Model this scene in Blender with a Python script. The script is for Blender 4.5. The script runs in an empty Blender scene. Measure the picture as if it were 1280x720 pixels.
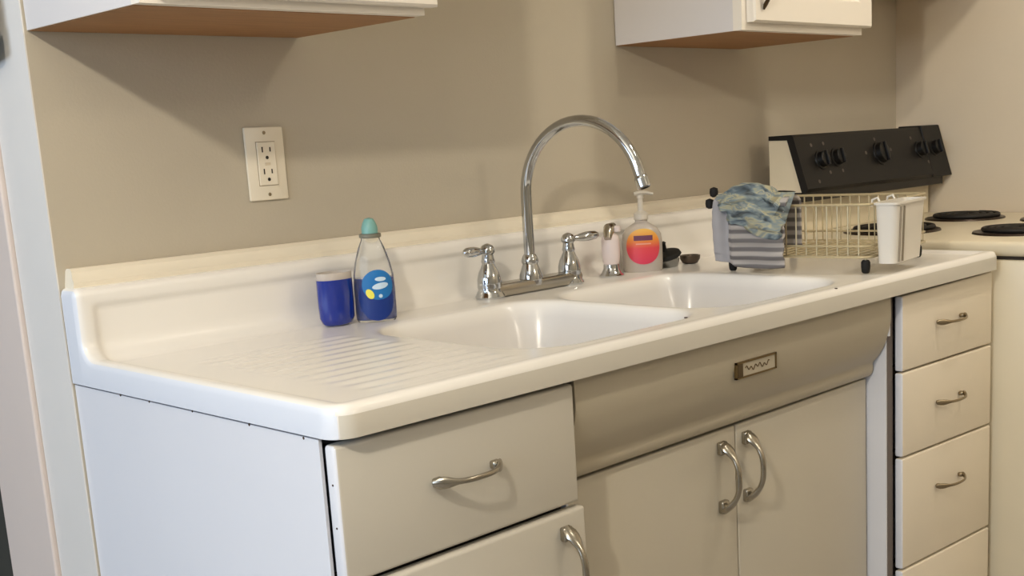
import bpy, bmesh, math, random
from mathutils import Vector, Matrix, noise
random.seed(4)
S = bpy.context.scene
COL = S.collection
PI = math.pi

# ------------------------------------------------------------------ materials
def lin(c):
    c = c / 255.0
    return c / 12.92 if c <= .04045 else ((c + .055) / 1.055) ** 2.4
def rgb(r, g, b): return (lin(r), lin(g), lin(b), 1)

def mat(name, col, rough=.5, metal=0, spec=.5, bump=0, bscale=60, var=0, vscale=4, coat=0, trans=0, ior=1.45, emit=None):
    m = bpy.data.materials.new(name); m.use_nodes = True
    nt = m.node_tree; b = nt.nodes['Principled BSDF']
    b.inputs['Base Color'].default_value = col
    b.inputs['Roughness'].default_value = rough
    b.inputs['Metallic'].default_value = metal
    b.inputs['Specular IOR Level'].default_value = spec
    b.inputs['Coat Weight'].default_value = coat
    b.inputs['Coat Roughness'].default_value = .14
    b.inputs['Transmission Weight'].default_value = trans
    b.inputs['IOR'].default_value = ior
    tc = nt.nodes.new('ShaderNodeTexCoord')
    if bump:
        n = nt.nodes.new('ShaderNodeTexNoise'); n.inputs['Scale'].default_value = bscale; n.inputs['Detail'].default_value = 4
        bp = nt.nodes.new('ShaderNodeBump'); bp.inputs['Strength'].default_value = bump; bp.inputs['Distance'].default_value = .002
        nt.links.new(tc.outputs['Object'], n.inputs['Vector']); nt.links.new(n.outputs['Fac'], bp.inputs['Height'])
        nt.links.new(bp.outputs['Normal'], b.inputs['Normal'])
    if var:
        n = nt.nodes.new('ShaderNodeTexNoise'); n.inputs['Scale'].default_value = vscale; n.inputs['Detail'].default_value = 5
        nt.links.new(tc.outputs['Object'], n.inputs['Vector'])
        r = nt.nodes.new('ShaderNodeValToRGB')
        r.color_ramp.elements[0].position = .3; r.color_ramp.elements[1].position = .7
        r.color_ramp.elements[0].color = tuple(c * (1 - var) for c in col[:3]) + (1,)
        r.color_ramp.elements[1].color = tuple(min(1, c * (1 + var)) for c in col[:3]) + (1,)
        nt.links.new(n.outputs['Fac'], r.inputs['Fac']); nt.links.new(r.outputs['Color'], b.inputs['Base Color'])
    return m

M = {}
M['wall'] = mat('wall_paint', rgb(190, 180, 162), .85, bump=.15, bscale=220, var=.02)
M['wall_r_lit'] = mat('wall_paint_right_lit', rgb(222, 208, 186), .85, bump=.15, bscale=220, var=.02)  # same wall paint, lightened to stand in for stronger light on this wall
M['dark_wall'] = mat('dark_room_wall', rgb(60, 60, 55), .9, var=.1)
M['ceiling'] = mat('ceiling_paint', rgb(235, 230, 220), .9, bump=.1)
M['floor'] = mat('floor_vinyl', rgb(150, 144, 136), .5, var=.15, vscale=8)
M['trim'] = mat('trim_paint', rgb(228, 224, 220), .45, var=.02)
M['jamb_b'] = mat('jamb_paint_pinkish', rgb(222, 208, 200), .5, var=.02)
M['porcelain'] = mat('porcelain_enamel', rgb(240, 236, 230), .22, spec=.5, var=.008, vscale=3, coat=.15)
def cool_basin():          # cooler, greyer light inside the basins, painted into the enamel by height
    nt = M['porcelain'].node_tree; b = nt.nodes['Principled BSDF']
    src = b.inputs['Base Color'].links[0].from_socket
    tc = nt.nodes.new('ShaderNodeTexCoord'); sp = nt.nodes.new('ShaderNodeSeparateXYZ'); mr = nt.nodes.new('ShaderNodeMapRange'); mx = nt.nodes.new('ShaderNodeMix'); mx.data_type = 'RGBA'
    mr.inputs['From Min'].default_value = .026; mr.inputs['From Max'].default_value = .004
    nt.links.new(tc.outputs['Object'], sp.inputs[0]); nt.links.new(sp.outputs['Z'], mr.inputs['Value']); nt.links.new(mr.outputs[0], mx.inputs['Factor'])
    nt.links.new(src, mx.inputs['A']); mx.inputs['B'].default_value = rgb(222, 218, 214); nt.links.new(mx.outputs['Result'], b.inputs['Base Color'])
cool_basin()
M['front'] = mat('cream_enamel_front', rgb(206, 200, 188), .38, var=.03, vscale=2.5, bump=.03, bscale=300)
M['porc_front_shaded'] = mat('porcelain_front_shaded', rgb(206, 200, 188), .3, var=.01)  # same porcelain, darkened: shade on the front skirt painted into the colour
M['porc_side_cool_lit'] = mat('porcelain_side_cool_lit', rgb(226, 230, 240), .25, var=.01)  # same porcelain, cool window light on the left skirt tinted in
M['upper_side_shaded'] = mat('upper_cabinet_side_shaded', rgb(220, 216, 216), .5, var=.01)  # cooler, dimmer light on left-facing cabinet sides, painted into the white
M['front_r_lit'] = mat('cream_enamel_right_lit', rgb(236, 224, 204), .38, var=.02, vscale=2.5, bump=.03, bscale=300)  # lit copy of the cream enamel: brighter right drawers by colour
M['front_m_shaded'] = mat('cream_enamel_middle_shaded', rgb(198, 190, 174), .38, var=.03, vscale=2.5, bump=.03, bscale=300)  # shaded copy of the cream enamel, darkened for the recessed doors
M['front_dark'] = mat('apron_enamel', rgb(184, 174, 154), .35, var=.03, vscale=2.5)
M['side'] = mat('white_enamel_side_cool_lit', rgb(228, 229, 236), .35, var=.015, vscale=3)  # white enamel with cool daylight tinted in as a bluish cast
M['inside'] = mat('dark_cabinet_inside', rgb(48, 42, 36), .9)
M['upper'] = mat('white_upper_cabinet', rgb(240, 232, 220), .4, var=.01)
M['chrome'] = mat('chrome', rgb(192, 194, 196), .07, metal=1)
M['nickel'] = mat('satin_nickel', rgb(176, 170, 158), .24, metal=1)
M['nickel_d'] = mat('aged_nickel', rgb(160, 146, 122), .32, metal=1)
M['outlet'] = mat('outlet_plastic', rgb(236, 226, 206), .35)
M['slot'] = mat('slot_dark', rgb(40, 32, 26), .7)
M['black'] = mat('black_panel', rgb(26, 24, 23), .42, spec=.3, var=.05)
M['blacktrim'] = mat('black_trim', rgb(20, 17, 15), .35)
M['blackmatte'] = mat('black_rubber', rgb(14, 12, 11), .7)
M['knob'] = mat('black_knob', rgb(9, 8, 8), .45)
M['mark'] = mat('panel_marks', rgb(88, 80, 74), .6)
M['range'] = mat('almond_range_enamel', rgb(226, 214, 188), .3, var=.02)
M['coil'] = mat('burner_coil', rgb(26, 22, 20), .6)
M['pan'] = mat('drip_pan', rgb(60, 48, 40), .35, metal=.6)
M['rackwire'] = mat('cream_rack_wire', rgb(196, 182, 148), .3, metal=.35)
M['rackcup'] = mat('white_rack_plastic', rgb(226, 220, 210), .4)
M['rackline'] = mat('rack_cup_slot', rgb(150, 138, 120), .6)
M['green_dark'] = mat('dark_green_cloth', rgb(46, 48, 30), .9)
M['greyblue'] = mat('grey_blue_cloth', rgb(128, 144, 150), .9)
M['clear'] = mat('clear_plastic', (.93, .93, .9, 1), .06, trans=.92, ior=1.3)
M['frosted'] = mat('frosted_plastic', rgb(232, 222, 212), .25, trans=.45, ior=1.3)
M['bluesoap'] = mat('blue_soap', rgb(14, 52, 150), .12, spec=.6, coat=.3)
M['blueplastic'] = mat('blue_plastic', rgb(8, 42, 140), .18, coat=.5)
M['label_b'] = mat('label_light_blue', rgb(28, 112, 178), .4)
M['label_n'] = mat('label_navy', rgb(16, 48, 122), .4)
M['label_w'] = mat('label_white', rgb(200, 220, 235), .4)
M['label_y'] = mat('label_yellow', rgb(236, 226, 90), .4)
M['teal'] = mat('teal_cap', rgb(140, 196, 190), .3, trans=.3)
M['pinkwhite'] = mat('sprayer_plastic', rgb(224, 210, 208), .35)
M['pumpw'] = mat('pump_plastic', rgb(228, 220, 206), .3, trans=.3)
M['purple'] = mat('label_purple', rgb(112, 66, 92), .5)
M['pinkmark'] = mat('label_pale_pink', rgb(240, 170, 150), .5)
M['chip'] = mat('rust_chip', rgb(70, 50, 38), .9)
M['drain'] = mat('drain_steel', rgb(150, 150, 148), .25, metal=1)

def wood():
    m = bpy.data.materials.new('underside_plywood'); m.use_nodes = True
    nt = m.node_tree; b = nt.nodes['Principled BSDF']; b.inputs['Roughness'].default_value = .6
    tc = nt.nodes.new('ShaderNodeTexCoord'); mp = nt.nodes.new('ShaderNodeMapping'); mp.inputs['Scale'].default_value = (1.5, 14, 14)
    n = nt.nodes.new('ShaderNodeTexNoise'); n.inputs['Scale'].default_value = 6; n.inputs['Detail'].default_value = 6
    r = nt.nodes.new('ShaderNodeValToRGB')
    r.color_ramp.elements[0].color = rgb(134, 94, 58); r.color_ramp.elements[1].color = rgb(178, 130, 82)
    nt.links.new(tc.outputs['Object'], mp.inputs['Vector']); nt.links.new(mp.outputs['Vector'], n.inputs['Vector'])
    nt.links.new(n.outputs['Fac'], r.inputs['Fac']); nt.links.new(r.outputs['Color'], b.inputs['Base Color'])
    return m
M['wood'] = wood()

def ramp_z(name, stops, z0, z1, rough=.4):          # gradient in object z (label printing)
    m = bpy.data.materials.new(name); m.use_nodes = True
    nt = m.node_tree; b = nt.nodes['Principled BSDF']; b.inputs['Roughness'].default_value = rough
    tc = nt.nodes.new('ShaderNodeTexCoord'); sp = nt.nodes.new('ShaderNodeSeparateXYZ'); mr = nt.nodes.new('ShaderNodeMapRange')
    mr.inputs['From Min'].default_value = z0; mr.inputs['From Max'].default_value = z1
    r = nt.nodes.new('ShaderNodeValToRGB'); e = r.color_ramp.elements
    e[0].position, e[0].color = stops[0]; e[1].position, e[1].color = stops[-1]
    for p, c in stops[1:-1]: x = e.new(p); x.color = c
    nt.links.new(tc.outputs['Object'], sp.inputs[0]); nt.links.new(sp.outputs['Z'], mr.inputs['Value'])
    nt.links.new(mr.outputs[0], r.inputs['Fac']); nt.links.new(r.outputs['Color'], b.inputs['Base Color'])
    return m
M['label_o'] = ramp_z('label_orange_pink', [(0, rgb(214, 60, 92)), (.45, rgb(226, 76, 84)), (.7, rgb(240, 150, 66)), (1, rgb(240, 190, 96))], .018, .086)

def cloth_print():
    m = bpy.data.materials.new('crumpled_print_cloth'); m.use_nodes = True
    nt = m.node_tree; b = nt.nodes['Principled BSDF']; b.inputs['Roughness'].default_value = .95
    tc = nt.nodes.new('ShaderNodeTexCoord'); mp = nt.nodes.new('ShaderNodeMapping')
    mp.inputs['Rotation'].default_value = (.5, .3, .6); mp.inputs['Scale'].default_value = (50, 22, 62)
    n = nt.nodes.new('ShaderNodeTexNoise'); n.inputs['Scale'].default_value = 1.0; n.inputs['Detail'].default_value = 2; n.inputs['Distortion'].default_value = .6
    r = nt.nodes.new('ShaderNodeValToRGB'); e = r.color_ramp.elements
    e[0].position = .28; e[0].color = rgb(60, 66, 68); e[1].position = .78; e[1].color = rgb(176, 176, 164)
    for p, c in ((.40, rgb(104, 116, 124)), (.50, rgb(140, 150, 148)), (.58, rgb(178, 172, 142)), (.66, rgb(118, 130, 134))):
        x = e.new(p); x.color = c
    nt.links.new(tc.outputs['Object'], mp.inputs['Vector']); nt.links.new(mp.outputs['Vector'], n.inputs['Vector'])
    nt.links.new(n.outputs['Fac'], r.inputs['Fac']); nt.links.new(r.outputs['Color'], b.inputs['Base Color'])
    return m
M['cloth1'] = cloth_print()
def cloth_stripe():
    m = bpy.data.materials.new('striped_towel_cloth'); m.use_nodes = True
    nt = m.node_tree; b = nt.nodes['Principled BSDF']; b.inputs['Roughness'].default_value = .95
    tc = nt.nodes.new('ShaderNodeTexCoord'); sp = nt.nodes.new('ShaderNodeSeparateXYZ')
    mul = nt.nodes.new('ShaderNodeMath'); mul.operation = 'MULTIPLY'; mul.inputs[1].default_value = 2 * PI / .0165
    sn = nt.nodes.new('ShaderNodeMath'); sn.operation = 'SINE'
    r = nt.nodes.new('ShaderNodeValToRGB'); e = r.color_ramp.elements
    e[0].position = .25; e[0].color = rgb(112, 108, 108); e[1].position = .75; e[1].color = rgb(176, 170, 166)
    x = e.new(.5); x.color = rgb(152, 148, 146)
    mr = nt.nodes.new('ShaderNodeMapRange'); mr.inputs['From Min'].default_value = -1; mr.inputs['From Max'].default_value = 1
    # plain at the end nearest the wall
    lt = nt.nodes.new('ShaderNodeMath'); lt.operation = 'GREATER_THAN'; lt.inputs[1].default_value = .036
    mx = nt.nodes.new('ShaderNodeMix'); mx.data_type = 'RGBA'
    mx.inputs['B'].default_value = rgb(166, 164, 168)
    nt.links.new(tc.outputs['Object'], sp.inputs[0]); nt.links.new(sp.outputs['Z'], mul.inputs[0]); nt.links.new(mul.outputs[0], sn.inputs[0])
    nt.links.new(sn.outputs[0], mr.inputs['Value']); nt.links.new(mr.outputs[0], r.inputs['Fac'])
    nt.links.new(sp.outputs['Y'], lt.inputs[0]); nt.links.new(lt.outputs[0], mx.inputs['Factor'])
    nt.links.new(r.outputs['Color'], mx.inputs['A']); nt.links.new(mx.outputs['Result'], b.inputs['Base Color'])
    return m
M['cloth2'] = cloth_stripe()

# ------------------------------------------------------------------ mesh helpers
def wloc(o):
    v = Vector((0, 0, 0))
    while o: v += Vector(o.location); o = o.parent
    return v
def obj(name, bm, m, parent=None, at=None, smooth=False, angle=40):
    """one mesh object; bm is in world coordinates and is shifted to the parent's base or to `at`"""
    off = wloc(parent) if parent else Vector(at or (0, 0, 0))
    bmesh.ops.translate(bm, verts=bm.verts, vec=-off)
    bmesh.ops.recalc_face_normals(bm, faces=bm.faces)
    me = bpy.data.meshes.new(name); 
    if smooth:
        for f in bm.faces: f.smooth = True
        for e in bm.edges:
            if len(e.link_faces) == 2 and e.calc_face_angle(0) > math.radians(angle): e.smooth = False
    bm.to_mesh(me); bm.free()
    o = bpy.data.objects.new(name, me); COL.objects.link(o)
    if m: me.materials.append(m)
    if parent: o.parent = parent
    else: o.location = off
    return o
def tag(o, label=None, cat=None, group=None, kind=None):
    if label: o['label'] = label
    if cat: o['category'] = cat
    if group: o['group'] = group
    if kind: o['kind'] = kind
    return o
def thing(name, loc, label, cat, group=None):
    o = bpy.data.objects.new(name, None); COL.objects.link(o); o.location = loc; o.empty_display_size = .05
    return tag(o, label, cat, group)
def struct(name, bm, m, at=None, label=None, cat=None, **k):
    o = obj(name, bm, m, None, at, **k); tag(o, label, cat, None, 'structure'); return o

def box(x0, x1, y0, y1, z0, z1, bev=0, seg=2, bm=None, M4=None):
    b = bm or bmesh.new()
    t = bmesh.new()
    bmesh.ops.create_cube(t, size=1)
    for v in t.verts:
        v.co = Vector(((x0 + x1) / 2 + v.co.x * (x1 - x0), (y0 + y1) / 2 + v.co.y * (y1 - y0), (z0 + z1) / 2 + v.co.z * (z1 - z0)))
    if bev: bmesh.ops.bevel(t, geom=list(t.edges), offset=bev, segments=seg, profile=.5, affect='EDGES')
    if M4: bmesh.ops.transform(t, matrix=M4, verts=t.verts)
    return merge(b, t)
def merge(a, t):
    me = bpy.data.meshes.new('tmp'); t.to_mesh(me); t.free(); a.from_mesh(me); bpy.data.meshes.remove(me); return a
def hexa(pts, bev=0, bm=None):           # 8 corners: bottom 4, top 4
    b = bm or bmesh.new(); t = bmesh.new()
    v = [t.verts.new(p) for p in pts]
    for f in ((0, 1, 2, 3), (4, 5, 6, 7), (0, 1, 5, 4), (1, 2, 6, 5), (2, 3, 7, 6), (3, 0, 4, 7)): t.faces.new([v[i] for i in f])
    bmesh.ops.recalc_face_normals(t, faces=t.faces)
    if bev: bmesh.ops.bevel(t, geom=list(t.edges), offset=bev, segments=3, profile=.5, affect='EDGES')
    return merge(b, t)
def lathe(prof, c, seg=32, bm=None, axis='z', sx=1, sy=1, M4=None):
    b = bm or bmesh.new(); t = bmesh.new(); rings = []
    for r, z in prof:
        if r < 1e-6: rings.append([t.verts.new((0, 0, z))])
        else: rings.append([t.verts.new((r * sx * math.cos(2 * PI * i / seg), r * sy * math.sin(2 * PI * i / seg), z)) for i in range(seg)])
    for a, d in zip(rings, rings[1:]):
        for i in range(seg):
            j = (i + 1) % seg
            if len(a) == 1 and len(d) == 1: continue
            if len(a) == 1: t.faces.new((a[0], d[i], d[j]))
            elif len(d) == 1: t.faces.new((a[i], a[j], d[0]))
            else: t.faces.new((a[i], a[j], d[j], d[i]))
    for rg in (rings[0], rings[-1]):
        if len(rg) > 1: t.faces.new(rg)
    if M4: bmesh.ops.transform(t, matrix=M4, verts=t.verts)
    if axis == 'y': bmesh.ops.transform(t, matrix=Matrix.Rotation(PI / 2, 4, 'X'), verts=t.verts)
    if axis == 'x': bmesh.ops.transform(t, matrix=Matrix.Rotation(PI / 2, 4, 'Y'), verts=t.verts)
    bmesh.ops.translate(t, verts=t.verts, vec=Vector(c))
    return merge(b, t)
def tube(pts, rad, seg=10, bm=None, up=None, closed=False):
    """sweep; rad = number, list, or list of (along-up, across) pairs"""
    b = bm or bmesh.new(); t = bmesh.new(); pts = [Vector(p) for p in pts]; n = len(pts); rings = []
    prev = None
    for i, p in enumerate(pts):
        a = pts[(i - 1) % n] if closed or i else p; c = pts[(i + 1) % n] if closed or i < n - 1 else p
        d = (c - a).normalized()
        if up is not None: u = Vector(up)
        else: u = prev if prev else (Vector((0, 0, 1)) if abs(d.z) < .9 else Vector((1, 0, 0)))
        u = (u - d * u.dot(d)).normalized(); prev = u; w = d.cross(u)
        r = rad[i] if isinstance(rad, (list, tuple)) else rad
        ra, rb = r if isinstance(r, tuple) else (r, r)
        rings.append([t.verts.new(p + u * ra * math.cos(2 * PI * k / seg) + w * rb * math.sin(2 * PI * k / seg)) for k in range(seg)])
    m = n if closed else n - 1
    for i in range(m):
        A, B = rings[i], rings[(i + 1) % n]
        for k in range(seg): t.faces.new((A[k], A[(k + 1) % seg], B[(k + 1) % seg], B[k]))
    if not closed: t.faces.new(rings[0]); t.faces.new(rings[-1])
    return merge(b, t)
def extrude_x(prof, x0, x1, bm=None):    # closed profile of (y,z)
    b = bm or bmesh.new(); t = bmesh.new()
    A = [t.verts.new((x0, y, z)) for y, z in prof]; B = [t.verts.new((x1, y, z)) for y, z in prof]
    n = len(prof)
    for i in range(n): t.faces.new((A[i], A[(i + 1) % n], B[(i + 1) % n], B[i]))
    t.faces.new(A); t.faces.new(B)
    return merge(b, t)
def sstep(a, b, x):
    t = max(0, min(1, (x - a) / (b - a))); return t * t * (3 - 2 * t)

def face_mat(o, m, test):
    o.data.materials.append(m); k = len(o.data.materials) - 1
    for p in o.data.polygons:
        if test(p.normal, p.center): p.material_index = k
# ------------------------------------------------------------------ room shell
XR = 2.37
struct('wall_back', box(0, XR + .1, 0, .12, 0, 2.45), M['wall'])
struct('wall_right', box(XR, XR + .1, -3.6, 0, 0, 2.45), M['wall_r_lit'])
struct('wall_front', box(-3.2, XR + .1, -3.7, -3.6, 0, 2.45), M['wall'])
struct('wall_far', box(-3.2, .0, 2.4, 2.5, 0, 2.45), M['dark_wall'])
struct('wall_partition', box(.002, .1, .32, 2.4, 0, 2.45), M['dark_wall'])
struct('floor', box(-3.2, XR + .1, -3.7, 2.5, -.08, 0), M['floor'])
struct('ceiling', box(-3.2, XR + .1, -3.7, 2.5, 2.45, 2.53), M['ceiling'])
b = box(-3.3, -3.2, -3.7, 2.5, 0, .95); box(-3.3, -3.2, -3.7, 2.5, 2.2, 2.45, bm=b)
box(-3.3, -3.2, -3.7, -2.2, .95, 2.2, bm=b); box(-3.3, -3.2, .9, 2.5, .95, 2.2, bm=b)
struct('wall_left', b, M['wall'])
w = struct('window_1', box(-3.27, -3.23, -2.2, .9, .95, 1.0), M['trim'])
b = box(-3.27, -3.23, -2.2, .9, 2.15, 2.2); box(-3.27, -3.23, -2.2, -2.15, 1.0, 2.15, bm=b); box(-3.27, -3.23, .85, .9, 1.0, 2.15, bm=b)
box(-3.27, -3.23, -.68, -.63, 1.0, 2.15, bm=b)
obj('window_frame', b, M['trim'], w)
# doorway lining at the left end of the wall
j = struct('door_1', box(-.002, .0, .0, .128, 0, 2.2), M['trim'], at=(0, 0, 0))
obj('door_stop', box(-.010, .002, .130, .308, 0, 2.2, .003), M['jamb_b'], j)
# wooden ledge strip along the wall over the backsplash
pr = [(0, 1.000), (0, 1.036), (-.004, 1.039), (-.014, 1.039), (-.020, 1.034), (-.022, 1.026), (-.028, 1.020), (-.028, 1.000)]
b = extrude_x(pr, .012, 1.63)
for v in b.verts:
    if v.co.x < .1: v.co.x += -v.co.y * .0 + (1.039 - v.co.z) * -.15
struct('trim_1', b, mat('ledge_paint', rgb(234, 224, 204), .4, var=.02), smooth=True, angle=35)

# ------------------------------------------------------------------ porcelain sink top
L, D, ZT, ZB = 1.612, .637, .914, .877
def sd_rr(x, y, x0, x1, y0, y1, r):
    cx, cy = (x0 + x1) / 2, (y0 + y1) / 2
    qx = abs(x - cx) - (x1 - x0) / 2 + r; qy = abs(y - cy) - (y1 - y0) / 2 + r
    return math.hypot(max(qx, 0), max(qy, 0)) + min(max(qx, qy), 0) - r
BAS = [(.385, .745, -.555, -.185), (.785, 1.155, -.555, -.185)]
def sink_top():
    bm = bmesh.new()
    # splash profile: (y, z, ny, nz)
    P = []
    yb, zt, rt, yf = -.002, 1.013, .012, -.046
    P.append((yb, .985, 0, 0)); P.append((yb, zt, 0, 1)); P.append((yb - .012, zt, 0, 1)); P.append((yf + rt + .006, zt, 0, 1))
    for k in range(7):
        a = k / 6 * PI / 2; P.append((yf + rt - rt * math.sin(a), zt - rt + rt * math.cos(a), -math.sin(a), math.cos(a)))
    rc = .026
    ns = 16
    for k in range(1, ns + 1):
        z = zt - rt + (ZT + rc - (zt - rt)) * k / ns; P.append((yf, z, -1, 0))
    for k in range(1, 9):
        a = k / 8 * PI / 2; P.append((yf - rc + rc * math.cos(a), ZT + rc - rc * math.sin(a), -math.cos(a), math.sin(a)))
    nsp = len(P)
    yd = yf - rc
    nd = 150
    ys = [yd + (-D - yd) * k / nd for k in range(1, nd + 1)]
    ex = [.0015, .003, .005, .008, .012, .016]
    xs = [0] + ex + [.016 + (L - .032) * k / 390 for k in range(1, 390)] + [L - e for e in reversed(ex)] + [L]
    re = .011
    rows = []
    arc = [0]
    for i, x in enumerate(xs):
        col = []
        dx = min(x, L - x)
        for (y, z, ny, nz) in P:
            drop = 0
            if dx < re: drop = re - math.sqrt(max(0, re * re - (re - dx) ** 2))
            ins = sstep(.020, .034, dx)
            v = sstep(.0, .012, (zt - .020) - z) * (1 if z < zt - .01 else 0)
            rec = .006 * ins * (v if z < zt - .02 else 0)
            if (ny, nz) == (0, 0): rec = 0; drop = 0
            yy = y - ny * (drop + rec); zz = z - nz * (drop + rec)
            col.append(bm.verts.new((x, min(yy, -.001), zz)))
        for y in ys:
            px, py = x, y
            d = min(dx, y + D)
            for (cx, sg, r) in ((.030, 1, .030), (L - .014, -1, .014)):
                ax = (cx - x) * sg; ay = (-D + r) - y
                if ax > 0 and ay > 0:
                    m = max(ax, ay); l = math.hypot(ax, ay); s = m / l
                    px = cx - sg * ax * s; py = (-D + r) - ay * s
                    d = r - m
            z = ZT
            if d < re: z -= re - math.sqrt(max(0, re * re - (re - d) ** 2))
            z -= .006 * sstep(.018, .036, d)
            # drainboard slopes and ribs
            if .085 < px < .345:
                w_ = sstep(.085, .12, px) * (1 - sstep(.32, .345, px)) * sstep(-.585, -.56, py) * (1 - sstep(-.20, -.17, py))
                z += w_ * .0009 * (math.cos(2 * PI * (py + .6) / .034))
            # basins
            for (x0, x1, y0, y1) in BAS:
                s = -sd_rr(px, py, x0, x1, y0, y1, .075)
                if s > -.03:
                    z -= .0045 * sstep(-.028, .008, s)
                if s > -.014:
                    z -= .150 * sstep(-.014, .055, s)
                    z -= .012 * sstep(.04, .17, s)
            col.append(bm.verts.new((px, py, z)))
        rows.append(col)
    n = len(rows[0])
    for i in range(len(rows) - 1):
        A, B = rows[i], rows[i + 1]
        for k in range(n - 1): bm.faces.new((A[k], A[k + 1], B[k + 1], B[k]))
    # skirt
    per = rows[0][:] + [rows[i][-1] for i in range(1, len(rows))] + list(reversed(rows[-1][:-1]))
    lo = [bm.verts.new((v.co.x, v.co.y, ZB)) for v in per]
    inn = []
    for v in lo:
        x = min(max(v.co.x, .008), L - .008); y = max(v.co.y, -D + .008); inn.append(bm.verts.new((x, y, ZB + .001)))
    for a in range(len(per) - 1):
        bm.faces.new((per[a], per[a + 1], lo[a + 1], lo[a]))
        bm.faces.new((lo[a], lo[a + 1], inn[a + 1], inn[a]))
    bmesh.ops.remove_doubles(bm, verts=bm.verts, dist=1e-6)
    bmesh.ops.dissolve_degenerate(bm, edges=bm.edges, dist=1e-7)
    return bm
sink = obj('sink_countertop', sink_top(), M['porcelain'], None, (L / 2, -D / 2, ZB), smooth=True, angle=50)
face_mat(sink, M['porc_front_shaded'], lambda n, c: n.y < -.75 and c.z < .0262 and c.y < -D / 2 + .05)
face_mat(sink, M['porc_side_cool_lit'], lambda n, c: n.x < -.72 and c.x < -L / 2 + .03)
tag(sink, 'white porcelain double-basin sink top with drainboards and raised backsplash', 'sink')
for (x0, x1, y0, y1) in BAS:
    cx, cy = (x0 + x1) / 2, (y0 + y1) / 2; zb = ZT - .006 - .0045 - .150 - .012 + .001
    b = lathe([(0, .0005), (.018, .0), (.026, .001), (.036, .003), (.042, .0045), (.044, .003), (.045, -.002)], (cx, cy, zb), 36)
    dr = obj('drain', b, M['drain'], sink, smooth=True); dr['label'] = 'steel basin drain'
# small chips on the rim
for (x, y) in ((.690, -.566), (1.01, -.629)):
    b = lathe([(0, .0006), (.0026, .0003), (.003, -.001)], (x, y, ZT - (.0065 if y > -.6 else .0)), 8)
    obj('enamel_chip', b, M['chip'], sink)['label'] = 'small dark enamel chip'

# ------------------------------------------------------------------ base cabinets
def shell(x0, x1, y0, y1, z0, z1, t=.004, bm=None):     # open-fronted, open-topped metal carcass
    b = bm or bmesh.new()
    box(x0, x0 + t, y0, y1, z0, z1, bm=b); box(x1 - t, x1, y0, y1, z0, z1, bm=b)
    box(x0 + t, x1 - t, y1 - t, y1, z0, z1, bm=b); box(x0 + t, x1 - t, y0 + .002, y1 - t, z0, z0 + t, bm=b)
    return b
def pull(c, length, axis, parent, m, out=.030, name='handle', k=.9):
    """arched bow pull with flattened flared feet; c = centre on the surface; sticks out towards -y"""
    c = Vector(c); ax = Vector((1, 0, 0)) if axis == 'x' else Vector((0, 0, 1)); side = Vector((0, 0, 1)) if axis == 'x' else Vector((1, 0, 0))
    pts, rad = [], []
    for i in range(25):
        s = -1 + 2 * i / 24; a = abs(s)
        h = out * (1 - a ** 2.6) + .004
        pts.append(c + ax * s * length / 2 + Vector((0, -h, 0)))
        wd = .0048 + .0052 * sstep(.55, .85, a) - .004 * sstep(.93, 1, a)
        th = .0035 + .0010 * sstep(.6, .9, a)
        rad.append((wd * k, th * k))
    b = tube(pts, rad, 12, up=side)
    for s in (-1, 1):
        p = c + ax * s * length * .43
        sx, sz = (.009 * k, .0075 * k) if axis == 'x' else (.0075 * k, .009 * k)
        box(p.x - sx, p.x + sx, p.y - .010, p.y + .0005, p.z - sz, p.z + sz, .003, bm=b)
    return obj(name, b, m, parent, smooth=True, angle=60)
FY = -.622
def front(name, x0, x1, zl0, zr0, zl1, zr1, y, parent, th=.020, m='front', bev=.005):
    """slab: zl0/zr0 bottom left/right, zl1/zr1 top left/right"""
    o = obj(name, hexa([(x0, y, zl0), (x1, y, zr0), (x1, y + th, zr0), (x0, y + th, zl0), (x0, y, zl1), (x1, y, zr1), (x1, y + th, zr1), (x0, y + th, zl1)], bev), M[m], parent, smooth=True, angle=30)
    if m != 'front_m_shaded': face_mat(o, M['side'], lambda n, c: n.x < -.6)  # left-facing edges get the tint that imitates cool daylight
    return o
# left unit
lc = thing('base_cabinet', (.19, -.3, .0), 'white metal base cabinet under the left drainboard, one wide drawer over one door', 'cabinet')
obj('carcass', shell(.003, .383, -.598, -.001, .09, .8742), M['side'], lc)
obj('rail', box(.009, .377, -.590, -.575, .695, .712), M['inside'], lc)
obj('toe_kick', box(.01, .376, -.55, -.54, .002, .09), M['side'], lc)
d = front('drawer', .0055, .381, .711, .711, .869, .869, FY, lc, bev=.005); pull((.187, FY, .797), .106, 'x', d, M['nickel'], out=.026, k=.75)
d = front('door', .0055, .388, .100, .100, .704, .704, FY - .003, lc, bev=.005); pull((.345, FY - .003, .628), .115, 'z', d, M['nickel'], k=1.1, out=.032)
for (y, z, r) in ((-.14, .8745, .0022), (-.22, .8740, .0016), (-.33, .8745, .0016), (-.46, .8740, .002), (-.57, .8725, .0018)):
    obj('paint_chip', lathe([(0, .0004), (r, .0003), (r, -.0004)], (.003, y, z), 7, M4=Matrix.Rotation(-PI / 2, 4, 'Y')), M['chip'], lc)['label'] = 'small rusty paint chip'
for z in (.825, .776):
    obj('paint_chip', lathe([(0, .0006), (.0012, .0004), (.0012, -.001)], (.0052, FY + .008, z), 7, M4=Matrix.Rotation(-PI / 2, 4, 'Y')), M['chip'], lc)['label'] = 'small rusty paint chip'
# middle unit
mc = thing('sink_cabinet', (.8, -.3, 0), 'cream metal sink cabinet with curved apron and two recessed doors under the basins', 'cabinet')
obj('carcass', shell(.386, 1.219, -.540, -.001, .09, .70), M['side'], mc)
obj('rail', box(.392, 1.213, -.543, -.535, .69, .74), M['inside'], mc)
obj('toe_kick', box(.395, 1.21, -.50, -.49, .002, .09), M['side'], mc)
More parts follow.
